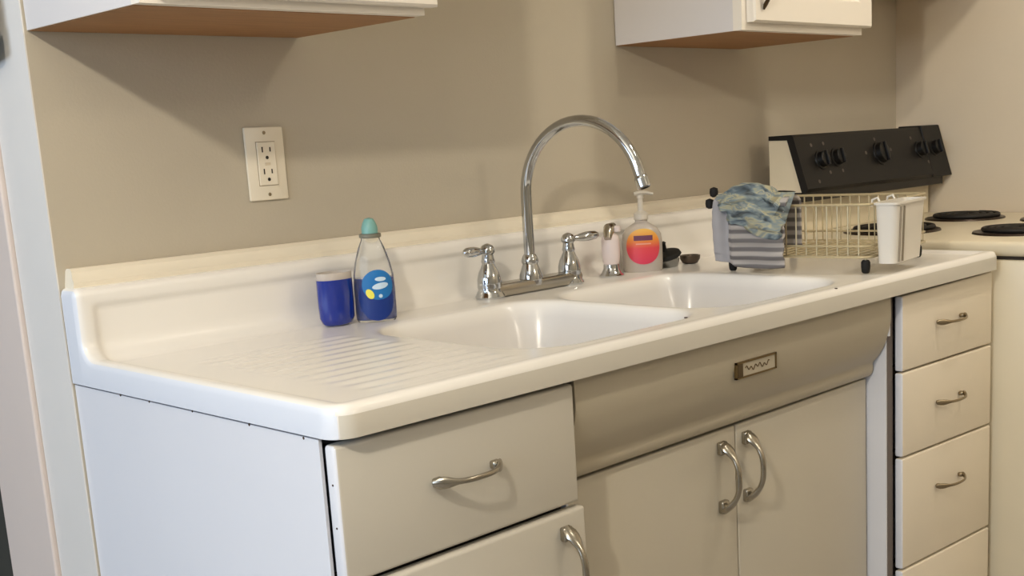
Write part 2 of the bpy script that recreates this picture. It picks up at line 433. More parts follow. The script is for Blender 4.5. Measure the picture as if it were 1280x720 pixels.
# apron curve
pr = []
pr += [(-.606, .8755), (-.615, .872), (-.616, .84)]
for k in range(1, 9):
    a = k / 8; pr.append((-.616 + .006 * a ** 2, .84 - .035 * a))
pr += [(-.607, .795), (-.602, .782), (-.596, .771), (-.588, .760), (-.581, .752), (-.5785, .747), (-.5795, .742), (-.5795, .736), (-.577, .729), (-.573, .7240), (-.566, .7220)]
back = [(y + .005, z + .002) for y, z in reversed(pr)]
back[-1] = (-.603, .8755)
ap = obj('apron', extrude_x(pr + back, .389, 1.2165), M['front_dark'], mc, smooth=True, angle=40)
d1 = front('door', .390, .8065, .10, .10, .716, .716, -.565, mc, th=.018, bev=.0025, m='front_m_shaded'); pull((.766, -.565, .640), .112, 'z', d1, M['nickel'], k=1.2, out=.032)
d2 = front('door', .8095, 1.216, .10, .10, .716, .718, -.565, mc, th=.018, bev=.0025, m='front_m_shaded'); pull((.832, -.565, .643), .112, 'z', d2, M['nickel'], k=1.2, out=.032)
# badge
yb = -.6175
b = bmesh.new()
for (x0, x1, z0, z1) in ((.741, .849, .830, .833), (.741, .849, .807, .8095), (.846, .849, .807, .833), (.741, .744, .807, .833)): box(x0, x1, yb - .0015, yb + .003, z0, z1, bm=b)
bd = obj('badge', b, mat('badge_bronze', rgb(112, 92, 58), .35, metal=.6), ap); bd['label'] = 'small framed metal maker badge'
o = obj('badge_plate', box(.744, .846, yb, yb + .004, .809, .831), M['front_dark'], bd)
o = obj('emblem', box(.745, .759, yb - .0015, yb + .001, .8095, .8305, .001), mat('badge_dark', rgb(78, 60, 32), .5), bd); o['label'] = 'dark block at the badge left end'
b = bmesh.new()
pts = []
for i in range(90):
    t = i / 89; pts.append((.766 + .064 * t, yb - .0004, .8200 + .0028 * math.sin(t * 34) + .0016 * math.sin(t * 13 + 1)))
tube(pts, .00075, 6, bm=b, up=(0, 1, 0))
o = obj('lettering', b, mat('badge_letter', rgb(88, 68, 40), .5), bd); o['label'] = 'faint dark worn lettering'
# side bracket strip at the apron end
obj('end_bracket', box(1.2168, 1.2205, -.612, -.600, .800, .8755), M['side'], mc)
# right unit
rc_ = thing('drawer_cabinet', (1.42, -.3, 0), 'narrow cream metal cabinet with a column of four drawers beside the range', 'cabinet')
obj('carcass', shell(1.2215, 1.606, -.602, -.001, .09, .8742), M['side'], rc_)
obj('toe_kick', box(1.23, 1.60, -.55, -.54, .002, .09), M['side'], rc_)
for k, (bl, br, tl, tr) in enumerate(((.730, .7245, .8685, .872), (.5685, .5565, .7265, .7205), (.350, .336, .5645, .5525), (.100, .100, .3455, .3315))):
    dd = front('drawer', 1.2465, 1.616, bl, br, tl, tr, FY, rc_, th=.016, bev=.0035, m='front_r_lit')
    pull((1.427, FY, (.803, .648, .482, .24)[k]), .108, 'x', dd, M['nickel_d'], out=.024, k=.56)
for z in (.722, .56, .342): obj('rail', box(1.2275, 1.600, -.596, -.585, z - .012, z + .012), M['inside'], rc_)
obj('gap_shade_strip', box(1.2257, 1.2450, -.603, -.598, .10, .872), mat('gap_shade_tone', rgb(112, 102, 96), .7), rc_)  # strip coloured as the shade in the gap beside the drawers

# ------------------------------------------------------------------ faucet
fx, fy, fz = .828, -.098, ZT - .006
f = thing('bridge_faucet', (fx, fy, fz), 'chrome high-arc faucet with two lever handles behind the basins', 'faucet')
b = box(fx - .108, fx + .122, fy - .020, fy + .020, fz + .001, fz + .024, .007, 3)
obj('bridge_plate', b, M['nickel'], f, smooth=True)
vp = [(.026, 0), (.027, .004), (.024, .010), (.021, .016), (.022, .022), (.0215, .034), (.0185, .046), (.0135, .056), (.011, .062), (.0125, .066), (.011, .072), (.010, .078), (.0135, .082), (.0135, .088), (.010, .094), (.004, .097), (0, .098)]
for s in (-1, 1):
    hx = fx + s * .104
    vb = obj('valve_body', lathe(vp, (hx, fy, fz), 28), M['chrome'], f, smooth=True)
    an = Vector((s * .97, -.22, .05)).normalized()
    p0 = Vector((hx, fy, fz + .085))
    pts = [p0 + an * t for t in (.004, .014, .024, .032, .042, .052, .062, .068, .071)]
    b = tube(pts, [(.006, .006), (.005, .005), (.0065, .0065), (.0080, .009), (.0092, .0105), (.0092, .0105), (.0082, .009), (.005, .006), (.002, .002)], 14, up=(0, 0, 1))
    obj('lever', b, M['chrome'], vb, smooth=True)
bp = [(.021, .012), (.022, .020), (.021, .030), (.017, .042), (.014, .050), (.016, .054), (.016, .058), (.0135, .064), (.011, .068)]
obj('spout_collar', lathe(bp, (fx, fy, fz), 28), M['chrome'], f, smooth=True)
pts = [Vector((fx, fy, fz + .06 + .03 * k)) for k in range(5)]
# arc in a vertical plane, towards -y and slightly +x
dirh = Vector((.10, -1, 0)).normalized(); R1 = .128; zc = 1.082
pts = [Vector((fx, fy, z)) for z in (fz + .06, fz + .09, fz + .12, fz + .14)] 
for k in range(0, 25):
    a = k / 24 * math.radians(163)
    pts.append(Vector((fx, fy, zc)) + dirh * (R1 - R1 * math.cos(a)) + Vector((0, 0, R1 * math.sin(a))))
e = pts[-1]; dd = (pts[-1] - pts[-2]).normalized()
pts.append(e + dd * .012)
sp = obj('spout', tube(pts, .0100, 16), M['chrome'], f, smooth=True)
tip = pts[-1]
obj('aerator', tube([tip - dd * .004, tip, tip + dd * .002, tip + dd * .016, tip + dd * .018], [.0104, .0122, .0122, .0122, .010], 18), M['chrome'], sp, smooth=True)

# side sprayer
sx_, sy_ = 1.054, -.096
s = thing('side_sprayer', (sx_, sy_, fz), 'small pale side sprayer in a chrome base, between the faucet and the pump bottle', 'sprayer')
obj('base_flange', lathe([(.024, 0), (.025, .003), (.020, .008), (.016, .016), (.0155, .024), (.013, .026)], (sx_, sy_, fz), 24), M['chrome'], s, smooth=True)
obj('spray_handle', lathe([(.014, .024), (.0165, .030), (.018, .045), (.018, .070), (.0155, .080), (.011, .084)], (sx_, sy_, fz), 20), M['pinkwhite'], s, smooth=True)
hb = tube([(sx_ - .018, sy_ - .010, fz + .076), (sx_ - .012, sy_ - .006, fz + .086), (sx_ - .002, sy_, fz + .094), (sx_ + .010, sy_ + .002, fz + .095), (sx_ + .018, sy_ + .003, fz + .090)], [.007, .010, .0115, .0105, .006], 14)
obj('spray_head', hb, M['nickel'], s, smooth=True)
obj('thumb_button', lathe([(.009, 0), (.009, .008), (.006, .011), (0, .012)], (sx_ + .010, sy_ - .008, fz + .088), 14), M['pinkwhite'], s, smooth=True)

# ------------------------------------------------------------------ pump soap bottle
def place(o, ang):
    o.rotation_euler = (0, 0, ang)
bx_, by_ = 1.147, -.099
p = thing('soap_dispenser', (bx_, by_, fz), 'clear pump soap bottle with a round orange and pink label', 'soap bottle')
prof = [(.037, 0), (.040, .004), (.041, .02), (.041, .060), (.039, .075), (.031, .088), (.018, .096), (.0125, .100), (.0125, .106)]
obj('bottle_body', lathe(prof, (bx_, by_, fz), 32, sx=1, sy=.62), M['frosted'], p, smooth=True)
obj('liquid_soap', lathe([(.033, .004), (.037, .010), (.037, .058), (.033, .062), (0, .062)], (bx_, by_, fz), 28, sx=1, sy=.58), mat('soap_liquid', rgb(200, 180, 150), .2, trans=.3), p, smooth=True)
lp = []
b = bmesh.new(); t = []
# disc label wrapped over the front of the oval bottle
def wrap(bm, cu, cz, ru, rz, lift, seg=32, rings=5, cx=0, cy=0, z0=0, rx=.041, ry=.0255):
    vs = [[None] * seg for _ in range(rings)]
    def pos(u, z):
        a = -PI / 2 + u / rx
        return Vector((cx + (rx + lift) * math.cos(a), cy + (ry + lift) * math.sin(a), z0 + z))
    c0 = bm.verts.new(pos(cu, cz))
    for r in range(rings):
        for k in range(seg):
            a = 2 * PI * k / seg; q = (r + 1) / rings
            vs[r][k] = bm.verts.new(pos(cu + ru * q * math.cos(a), cz + rz * q * math.sin(a)))
    for k in range(seg): bm.faces.new((c0, vs[0][k], vs[0][(k + 1) % seg]))
    for r in range(rings - 1):
        for k in range(seg): bm.faces.new((vs[r][k], vs[r + 1][k], vs[r + 1][(k + 1) % seg], vs[r][(k + 1) % seg]))
    return bm
def wrapq(bm, u0, u1, z0, z1, lift, n=8, cx=0, cy=0, zb=0, rx=.041, ry=.0255):
    prev = None
    for k in range(n + 1):
        u = u0 + (u1 - u0) * k / n; a = -PI / 2 + u / rx
        q = [bm.verts.new((cx + (rx + lift) * math.cos(a), cy + (ry + lift) * math.sin(a), zb + z)) for z in (z0, z1)]
        if prev: bm.faces.new((prev[0], q[0], q[1], prev[1]))
        prev = q
    return bm
lb = obj('round_label', wrap(bmesh.new(), .001, .052, .038, .036, .0008, cx=bx_, cy=by_, z0=fz), M['label_o'], p, smooth=True)
lb['label'] = 'round orange to pink label'
b = wrapq(bmesh.new(), -.018, .020, .064, .074, .0014, cx=bx_, cy=by_, zb=fz)
o = obj('label_wordmark', b, M['purple'], lb); o['label'] = 'dark purple wordmark band'
b = wrapq(bmesh.new(), -.014, .016, .056, .0585, .0014, cx=bx_, cy=by_, zb=fz)
obj('label_strokes', b, M['pinkmark'], lb)
pm = obj('pump_collar', lathe([(.013, .104), (.0145, .105), (.0145, .116), (.010, .120), (.006, .122), (.0055, .146), (.007, .147), (.007, .156), (.004, .159), (0, .159)], (bx_, by_, fz), 20), M['pumpw'], p, smooth=True)
obj('pump_spout', tube([(bx_ - .012, by_, fz + .156), (bx_, by_, fz + .158), (bx_ + .012, by_, fz + .1575), (bx_ + .026, by_, fz + .154)], [(.004, .009), (.005, .010), (.004, .007), (.003, .004)], 12, up=(0, 0, 1)), M['pumpw'], pm, smooth=True)
place(p, math.radians(-46))

# stopper + strainer beside it
q = thing('sink_stopper', (1.226, -.100, fz), 'black rubber sink stopper with a post, right of the pump bottle', 'stopper')
T = Matrix.Translation((0, 0, .004)) @ Matrix.Rotation(math.radians(-16), 4, 'Y')
o = obj('rubber_disc', lathe([(.018, .016), (.030, .017), (.033, .020), (.030, .026), (.018, .030), (.006, .031), (.0045, .034), (.0045, .046), (.006, .048), (.003, .051), (0, .051)], (1.226, -.100, fz), 28, M4=T), M['blackmatte'], q, smooth=True)
obj('strainer_basket', lathe([(.019, 0), (.021, .002), (.024, .012), (.025, .018), (.018, .020)], (1.226, -.100, fz), 24), M['drain'], q, smooth=True)
q2 = thing('strainer_cup', (1.288, -.110, fz), 'small dark steel strainer cup lying beside the black stopper', 'strainer')
obj('cup_body', lathe([(.010, 0), (.016, .002), (.021, .010), (.022, .018), (.019, .018), (.016, .008), (0, .006)], (1.288, -.110, fz), 24), mat('dark_steel', rgb(92, 80, 70), .4, metal=.8), q2, smooth=True)

# ------------------------------------------------------------------ blue dish soap bottle
dx_, dy_ = .457, -.116
ds = thing('dish_soap_bottle', (dx_, dy_, fz), 'tall clear dish soap bottle with blue liquid, blue label and teal cap', 'dish soap bottle')
def ovalprof(): return [(.030, 0), (.0325, .004), (.033, .02), (.033, .052), (.0320, .075), (.028, .095), (.021, .118), (.0155, .130), (.0145, .136)]
obj('bottle_body', lathe(ovalprof(), (dx_, dy_, fz), 32, sy=.62), M['clear'], ds, smooth=True)
obj('blue_liquid', lathe([(.027, .003), (.0305, .006), (.0312, .02), (.0312, .052), (.0302, .070), (0, .070)], (dx_, dy_, fz), 30, sy=.60), M['bluesoap'], ds, smooth=True)
obj('neck_ring', lathe([(.016, .134), (.0175, .135), (.0175, .140), (.015, .141)], (dx_, dy_, fz), 20), mat('ring_grey', rgb(120, 118, 104), .4), ds, smooth=True)
obj('cap', lathe([(.0130, .140), (.0130, .150), (.0105, .158), (.007, .164), (0, .166)], (dx_, dy_, fz), 20), M['teal'], ds, smooth=True)['label'] = 'pale teal cap'
def tprof(z):   # radius of the bottle at height z
    pr_ = ovalprof()
    for (r0, z0), (r1, z1) in zip(pr_, pr_[1:]):
        if z0 <= z <= z1: return r0 + (r1 - r0) * (z - z0) / (z1 - z0)
    return .03
def patch(name, cu, cz, ru, rz, lift, m, parent, seg=28, rings=5, shear=0):
    bm = bmesh.new()
    def pos(u, z):
        R_ = tprof(z); a = -PI / 2 + u / .033
        return Vector((dx_ + (R_ + lift) * math.cos(a), dy_ + (R_ * .62 + lift) * math.sin(a), fz + z))
    c0 = bm.verts.new(pos(cu, cz)); vs = []
    for r in range(rings):
        row = []
        for k in range(seg):
            a = 2 * PI * k / seg; qq = (r + 1) / rings; uu = ru * qq * math.cos(a); zz = rz * qq * math.sin(a)
            row.append(bm.verts.new(pos(cu + uu, cz + zz + shear * uu)))
        vs.append(row)
    for k in range(seg): bm.faces.new((c0, vs[0][k], vs[0][(k + 1) % seg]))
    for r in range(rings - 1):
        for k in range(seg): bm.faces.new((vs[r][k], vs[r + 1][k], vs[r + 1][(k + 1) % seg], vs[r][(k + 1) % seg]))
    return obj(name, bm, m, parent, smooth=True)
lbn = patch('label', .003, .038, .031, .036, .0006, M['label_n'], ds)
patch('label_swoosh', .007, .060, .027, .024, .0012, M['label_b'], lbn)['label'] = 'light blue oval on the label'
patch('label_wordmark', .010, .058, .013, .0050, .0018, M['label_w'], lbn, shear=.15)['label'] = 'pale illegible wordmark'
patch('label_crest', .011, .069, .009, .0035, .0018, M['label_w'], lbn)
patch('label_drop', -.007, .046, .0065, .0075, .0020, M['label_y'], lbn, shear=-.4)['label'] = 'yellow spot on the label'
patch('label_dot', .009, .042, .003, .003, .0020, M['label_w'], lbn)
place(ds, math.radians(-38))
cx_, cy_ = .396, -.094
cp = thing('tumbler', (cx_, cy_, fz), 'short deep blue tumbler standing left of the dish soap bottle', 'tumbler')
obj('tumbler_body', lathe([(.020, 0), (.026, .003), (.030, .012), (.031, .03), (.031, .073), (.028, .074), (.028, .068), (0, .066)], (cx_, cy_, fz + .001), 32, sy=.72), M['blueplastic'], cp, smooth=True)
obj('clear_rim', lathe([(.0305, .073), (.0305, .084), (.0290, .084), (.0290, .073)], (cx_, cy_, fz + .001), 32, sy=.72), M['frosted'], cp, smooth=True)

# ------------------------------------------------------------------ outlet
ox, oz, ow, oh = .316, 1.110, .070, .114
o = thing('wall_outlet', (ox + ow / 2, 0, oz), 'cream duplex outlet plate on the wall above the left drainboard', 'outlet')
obj('cover_plate', box(ox, ox + ow, -.006, 0, oz, oz + oh, .0025), M['outlet'], o, smooth=True)
rc = obj('receptacle', box(ox + .0185, ox + .0515, -.0085, -.004, oz + .0235, oz + .0905, .001), M['outlet'], o)
b = box(ox + .0175, ox + .0525, -.0065, -.004, oz + .0225, oz + .0915); obj('receptacle_gap', b, mat('gap_shadow', rgb(168, 152, 126), .8), o)
for zc_ in (oz + .040, oz + .074):
    for (dx, w_, h) in ((-.0075, .0022, .0085), (.0065, .0022, .0070)):
        obj('slot', box(ox + .035 + dx - w_ / 2, ox + .035 + dx + w_ / 2, -.0088, -.008, zc_ + .002 - h / 2 + .003, zc_ + .002 + h / 2 + .003), M['slot'], rc)
    obj('ground_hole', lathe([(.0028, 0), (.0028, .0004)], (ox + .035, -.0084, zc_ - .0075), 12, axis='y'), M['slot'], rc)
for zc_ in (oz + .0565,): obj('centre_button', box(ox + .030, ox + .040, -.0092, -.008, zc_ - .002, zc_ + .002, .0004), mat('button_cream', rgb(214, 200, 176), .4), rc)
for zc_ in (oz + .009, oz + oh - .009):
    obj('screw', lathe([(.003, 0), (.0026, .0008), (0, .001)], (ox + .035, -.006, zc_), 12, axis='y'), M['nickel_d'], o, smooth=True)

# ------------------------------------------------------------------ upper cabinets
def upper(x0, x1, z0, z1, label, doors, group=None, yb=-.315, ddz=.014, handle=None):
    c = thing('wall_cabinet', ((x0 + x1) / 2, 0, z0), label, 'cabinet')
    b = box(x0, x0 + .016, yb + .02, -.002, z0, z1); box(x1 - .016, x1, yb + .02, -.002, z0, z1, bm=b)
    box(x0 + .016, x1 - .016, -.012, -.002, z0 + .012, z1, bm=b); box(x0 + .016, x1 - .016, yb + .02, -.012, z1 - .016, z1, bm=b)
    face_mat(obj('cabinet_box', b, M['upper'], c), M['upper_side_shaded'], lambda n, c_: n.x < -.7)
    b = box(x0, x0 + .038, yb, yb + .02, z0, z1); box(x1 - .038, x1, yb, yb + .02, z0, z1, bm=b)
    box(x0 + .038, x1 - .038, yb, yb + .02, z0, z0 + .038, bm=b); box(x0 + .038, x1 - .038, yb, yb + .02, z1 - .038, z1, bm=b)
    obj('face_frame', b, M['upper'], c)
    obj('underside_panel', box(x0 + .003, x1 - .002, yb + .02, -.002, z0 - .001, z0 + .011), M['wood'], c)
    for (a, e) in doors:
        t = bmesh.new(); y1 = yb - .001; y0 = y1 - .019
        # raised-panel door: stepped rings
        ring = [(0, 0, y1), (0, 0, y0 + .004), (.003, .003, y0), (.050, .050, y0), (.055, .055, y0 + .007), (.066, .066, y0 + .007), (.085, .085, y0 + .001), (.10, .10, y0 + .001)]
        zb, zt_ = z0 + ddz, z1 - .01; rs = []
        for (i1, i2, y) in ring:
            rs.append([t.verts.new(pp) for pp in ((a + i1, y, zb + i2), (e - i1, y, zb + i2), (e - i1, y, zt_ - i2), (a + i1, y, zt_ - i2))])
        for A, B in zip(rs, rs[1:]):
            for k in range(4): t.faces.new((A[k], A[(k + 1) % 4], B[(k + 1) % 4], B[k]))
        t.faces.new(rs[0]); t.faces.new(rs[-1])
        dr = obj('door', t, M['upper'], c)
        if handle:
            hx = handle(a, e)
            pts = [(hx, y0 - .002, zb + .022), (hx, y0 - .006, zb + .030), (hx, y0 - .016, zb + .044), (hx, y0 - .024, zb + .070), (hx, y0 - .024, zb + .095), (hx, y0 - .016, zb + .118), (hx, y0 - .004, zb + .138)]
            h = obj('handle', tube(pts, [(.001, .002), (.006, .003), (.0055, .003), (.004, .003), (.004, .003), (.0055, .003), (.002, .002)], 10, up=(1, 0, 0)), mat('bronze_handle', rgb(84, 66, 44), .4, metal=.7), dr, smooth=True)
            h['label'] = 'dark bronze pull'
    return c
ZU = 1.362
upper(.003, .434, ZU, 2.12, 'white wall cabinet with plywood underside, above the outlet at the left', [(.019, .445)], yb=-.318, ddz=.010)
upper(1.205, 1.640, ZU, 2.12, 'white wall cabinet with raised-panel door and dark pull, left of the range', [(1.220, 1.650)], yb=-.316, ddz=.014, handle=lambda a, e: a + .026)
upper(1.655, XR - .002, 1.560, 2.12, 'short white wall cabinet above the range, against the right wall', [(1.665, 2.005), (2.012, 2.355)], yb=-.316, handle=lambda a, e: (a + .03 if a > 1.9 else e - .03))

# ------------------------------------------------------------------ range
rx0, rx1 = 1.634, 2.362
g = thing('electric_range', (2.0, -.4, 0), 'almond electric coil range with black control backguard, right of the sink', 'range')
obj('range_body', box(rx0 + .002, rx1 - .002, -.725, -.05, .03, .893, .004), M['range'], g, smooth=True)
obj('seam_gap', box(rx0 + .006, rx1 - .006, -.722, -.06, .890, .900), M['slot'], g)
ct = obj('cooktop', box(rx0, rx1, -.735, -.045, .899, .930, .010, 4), M['range'], g, smooth=True)
od = obj('oven_door', box(rx0 + .01, rx1 - .01, -.760, -.727, .22, .86, .008), M['range'], g, smooth=True)
obj('oven_handle', tube([(rx0 + .08, -.76, .80), (rx0 + .08, -.80, .80), (rx1 - .08, -.80, .80), (rx1 - .08, -.76, .80)], .010, 12), M['blacktrim'], od, smooth=True)
obj('oven_window', box(rx0 + .15, rx1 - .15, -.763, -.759, .42, .70, .001), M['black'], od)
obj('storage_drawer', box(rx0 + .01, rx1 - .01, -.755, -.727, .06, .205, .008), M['range'], g, smooth=True)
for (cx, cy, r) in ((1.815, -.29, .098), (2.165, -.30, .085), (1.825, -.580, .080), (2.165, -.56, .098)):
    pan = obj('drip_pan', lathe([(r + .012, 0), (r + .010, .004), (r, .0045), (r - .012, .0015), (.02, .001), (0, .001)], (cx, cy, .930), 40), M['pan'], g, smooth=True)
    pts = []
    turns = 4
    for k in range(turns * 28 + 1):
        a = 2 * PI * k / 28; rr = .018 + (r - .020) * k / (turns * 28)
        pts.append((cx + rr * math.cos(a), cy + rr * math.sin(a), .939))
    obj('burner_coil', tube(pts, .0052, 8, up=(0, 0, 1)), M['coil'], pan, smooth=True)
# backguard
pr = [(-.062, 1.030), (-.152, 1.030), (-.154, 1.036), (-.118, 1.150), (-.062, 1.150)]
bg = obj('backguard', extrude_x(pr, 1.660, 2.345), M['range'], g)
obj('riser_panel', box(1.664, 2.345, -.110, -.062, .930, 1.010, .002), M['range'], g)
bgx0, bgx1 = 1.658, 2.362
pr = [(-.062, 1.150), (-.062, 1.160), (-.125, 1.161), (-.1290, 1.155), (-.1660, 1.038), (-.1620, 1.030), (-.150, 1.028), (-.112, 1.149)]
cpn = obj('control_panel', extrude_x(pr, bgx0, bgx1), M['black'], g)
cpn['label'] = 'black slanted control panel'
obj('panel_end_cap', hexa([(2.26, -.168, 1.030), (bgx1 + .004, -.168, 1.030), (bgx1 + .004, -.112, 1.024), (2.26, -.112, 1.024), (2.26, -.131, 1.164), (bgx1 - .002, -.131, 1.164), (bgx1 - .002, -.064, 1.164), (2.26, -.064, 1.164)], .003), M['black'], cpn)
obj('lower_trim', box(1.662, 2.35, -.148, -.066, 1.008, 1.030), M['blacktrim'], g)
obj('corner_bracket', box(1.656, 1.675, -.135, -.070, 1.003, 1.014, .002), M['blacktrim'], g)
nrm = Vector((0, -math.cos(math.radians(17.5)), math.sin(math.radians(17.5))))
def on_panel(x, z, lift=0):
    y = -.129 + (1.155 - z) / (1.155 - 1.038) * (-.166 + .129)
    return Vector((x, y, z)) + nrm * lift
Q = nrm.to_track_quat('Z', 'Y').to_matrix().to_4x4()
for (x, z, r) in ((1.745, 1.100, .019), (1.815, 1.102, .019), (2.020, 1.103, .026), (2.225, 1.103, .019), (2.305, 1.104, .019)):
    t = lathe([(r + .004, 0), (r + .003, .003), (r, .004), (r * .93, .016), (r * .8, .018), (0, .018)], (0, 0, 0), 28)
    box(-.003, .003, -r * .9, r * .9, .016, .024, .001, bm=t)
    bmesh.ops.transform(t, matrix=Matrix.Translation(on_panel(x, z)) @ Q, verts=t.verts)
    k_ = obj('control_knob', t, M['knob'], cpn, smooth=True)
    if r > .02: k_['label'] = 'larger central oven knob'
for (x, z) in ((1.722, 1.135), (1.775, 1.137), (1.772, 1.070), (1.828, 1.071), (1.715, 1.052), (1.955, 1.107), (2.012, 1.138), (2.078, 1.110), (2.195, 1.134), (2.285, 1.135), (2.255, 1.070), (2.325, 1.072)):
    t = lathe([(.0045, 0), (.0045, .0006)], (0, 0, 0), 12); bmesh.ops.transform(t, matrix=Matrix.Translation(on_panel(x, z)) @ Q, verts=t.verts)
    obj('dial_mark', t, M['mark'], cpn)

# ------------------------------------------------------------------ dish rack
RO = Vector((1.242, -.551, 0)); ra = math.radians(8.0); ex_ = Vector((math.cos(ra), math.sin(ra), 0)); ey_ = Vector((-math.sin(ra), math.cos(ra), 0))
def rk(a, b_, z): return RO + ex_ * a + ey_ * b_ + Vector((0, 0, z))
RZ = ZT - .005
k = thing('dish_rack', (1.37, -.39, RZ), 'pale wire dish rack with black rubber feet on the right drainboard', 'dish rack')
x0, x1, y0, y1 = -.012, .295, -.012, .295
zt, zb = RZ + .125, RZ + .030
def loop(z, g=0): return [rk(x0 - g, y0 - g, z), rk(x1 + g, y0 - g, z), rk(x1 + g, y1 + g, z), rk(x0 - g, y1 + g, z)]
def rloop(z, g=0, r=.02):
    cs = [(x0 - g + r, y0 - g + r, PI), (x1 + g - r, y0 - g + r, 1.5 * PI), (x1 + g - r, y1 + g - r, 0), (x0 - g + r, y1 + g - r, PI / 2)]; out = []
    for (a, b_, st) in cs:
        for i in range(5): an = st + i / 4 * PI / 2; out.append(rk(a + r * math.cos(an), b_ + r * math.sin(an), z))
    return out
obj('top_rail', tube(rloop(zt), .0026, 8, closed=True), M['rackwire'], k, smooth=True)
obj('base_rail', tube(rloop(zb), .0024, 8, closed=True), M['rackwire'], k, smooth=True)
obj('lower_rail', tube(rloop(zb + .020), .0020, 8, closed=True), M['rackwire'], k, smooth=True)
n = 15
for i in range(1, n):
    t = i / n; yy = y0 + (y1 - y0) * t
    obj('wire', tube([rk(x0, yy, zt), rk(x0, yy, zb), rk(x1, yy, zb), rk(x1, yy, zt)], .0015, 6), M['rackwire'], k, smooth=True)
for i in range(1, 12):
    xx = x0 + (x1 - x0) * i / 12
    obj('wire', tube([rk(xx, y0, zt), rk(xx, y0, zb - .002), rk(xx, y1, zb - .002), rk(xx, y1, zt)], .0015, 6), M['rackwire'], k, smooth=True)
for (a, b_) in ((0, 0), (.272, 0), (.272, .272), (0, .272)):
    c = rk(a, b_, RZ); 
    obj('leg_wire', tube([rk(a, b_, zb), c + Vector((0, 0, .015))], .0025, 8), M['rackwire'], k)
    obj('rubber_foot', lathe([(.0055, 0), (.0075, .003), (.0085, .012), (.0085, .020), (.006, .024), (0, .024)], c, 16), M['blackmatte'], k, smooth=True)['label'] = 'black rubber foot'
for z_, g_ in ((.156, .010), (.134, .020)):
    pp = rk(x0 - .004, y1 - .004 + g_, RZ + z_ - .012)
    obj('rubber_tip', lathe([(.003, 0), (.0075, .003), (.0085, .010), (.0075, .017), (0, .020)], pp, 14), M['blackmatte'], k, smooth=True)['label'] = 'black rubber end tip'
obj('handle_wire', tube([rk(x0, y1 - .012, zt), rk(x0 - .004, y1 + .006, RZ + .150)], .0025, 8), M['rackwire'], k)

# utensil caddy hooked on the front rail
uc = thing('utensil_caddy', tuple(rk(.145, -.03, RZ + .006)), 'tall white plastic utensil caddy hooked on the front of the dish rack', 'utensil caddy')
def caddy():
    b = bmesh.new(); t = bmesh.new()
    prof = [(.085, .014), (.092, .112), ]
    def ringp(hw, a0, a1, z, r=.012):
        out = []
        for (cx, cy, st) in ((hw - r, a1 - r, 0), (-hw + r, a1 - r, PI / 2), (-hw + r, a0 + r, PI), (hw - r, a0 + r, 1.5 * PI)):
            for i in range(5): an = st + i / 4 * PI / 2; out.append((cx + r * math.cos(an), cy + r * math.sin(an), z))
        return out
    lv = [(.068, -.052, -.018, .010), (.076, -.058, -.016, .116), (.079, -.061, -.013, .116), (.079, -.061, -.013, .120), (.074, -.056, -.018, .120), (.066, -.050, -.021, .014)]
    rs = []
    for (hw, a0, a1, z) in lv: rs.append([t.verts.new(rk(.066 + q[0], q[1] - .004, RZ + q[2] + .008)) for q in ringp(hw, a0, a1, z)])
    for A, B in zip(rs, rs[1:]):
        for i in range(len(A)): t.faces.new((A[i], A[(i + 1) % len(A)], B[(i + 1) % len(A)], B[i]))
    t.faces.new(rs[0]); t.faces.new(rs[-1])
    return merge(b, t)
obj('caddy_body', caddy(), M['rackcup'], uc, smooth=True, angle=35)


b = bmesh.new()
for a_ in (.012, .030): 
    hexa([rk(a_, -.0590, RZ + .020), rk(a_ + .003, -.0590, RZ + .020), rk(a_ + .003, -.053, RZ + .020), rk(a_, -.053, RZ + .020),
          rk(a_ - .004, -.0645, RZ + .120), rk(a_ - .001, -.0645, RZ + .120), rk(a_ - .001, -.058, RZ + .120), rk(a_ - .004, -.058, RZ + .120)], bm=b)
obj('caddy_slot', b, M['rackline'], uc)
obj('hook', tube([rk(.044, -.012, RZ + .122), rk(.044, -.006, RZ + .134), rk(.044, .004, RZ + .130), rk(.044, .005, RZ + .118)], .0025, 8), M['rackcup'], uc, smooth=True)
obj('hook', tube([rk(.120, -.012, RZ + .122), rk(.120, -.006, RZ + .134), rk(.120, .004, RZ + .130), rk(.120, .005, RZ + .118)], .0025, 8), M['rackcup'], uc, smooth=True)

# striped towel folded over the left rail of the rack
def towel():
    bm = bmesh.new(); rows = []
    nu, nv = 60, 60
    for i in range(nu + 1):
        u = i / nu; b_ = .140 + .150 * u; col = []
        for jv in range(nv + 1):
            v = jv / nv
            # drape path in (a, z)
            if v < .25: t = v / .25; a = .034 - .004 * t; z = .045 + .085 * t
            elif v < .40: t = (v - .25) / .15; an = t * PI; a = -.006 + .036 * math.cos(an); z = .130 + .016 * math.sin(an)
            else: t = (v - .40) / .60; a = -.042 - .004 * math.sin(PI * t); z = .130 - .112 * t
            w = .004 * math.sin(b_ * 70 + v * 3) * (1 if v > .4 else .4) + .003 * noise.noise(Vector((b_ * 30, v * 6, 1)))
            fold = .012 * math.exp(-((b_ - .262) / .010) ** 2) * (1 if v > .4 else 0)
            hem = .004 * (1 + math.sin(v * 44)) * (1 if v > .45 else 0) * (1 if b_ < .25 else .15)
            z += .006 * math.sin(b_ * 25) * (1 if v > .9 else .3)
            col.append(bm.verts.new(rk(a - w - hem + fold, b_, RZ + z)))
        rows.append(col)
    for A, B in zip(rows, rows[1:]):
        for i in range(nv): bm.faces.new((A[i], A[i + 1], B[i + 1], B[i]))
    return bm
tw = obj('striped_towel', towel(), M['cloth2'], None, tuple(rk(-.02, .22, RZ + .018)), smooth=True, angle=180)
sd = tw.modifiers.new('thick', 'SOLIDIFY'); sd.thickness = .006
tag(tw, 'grey and white striped towel folded over the left rail of the dish rack', 'towel')
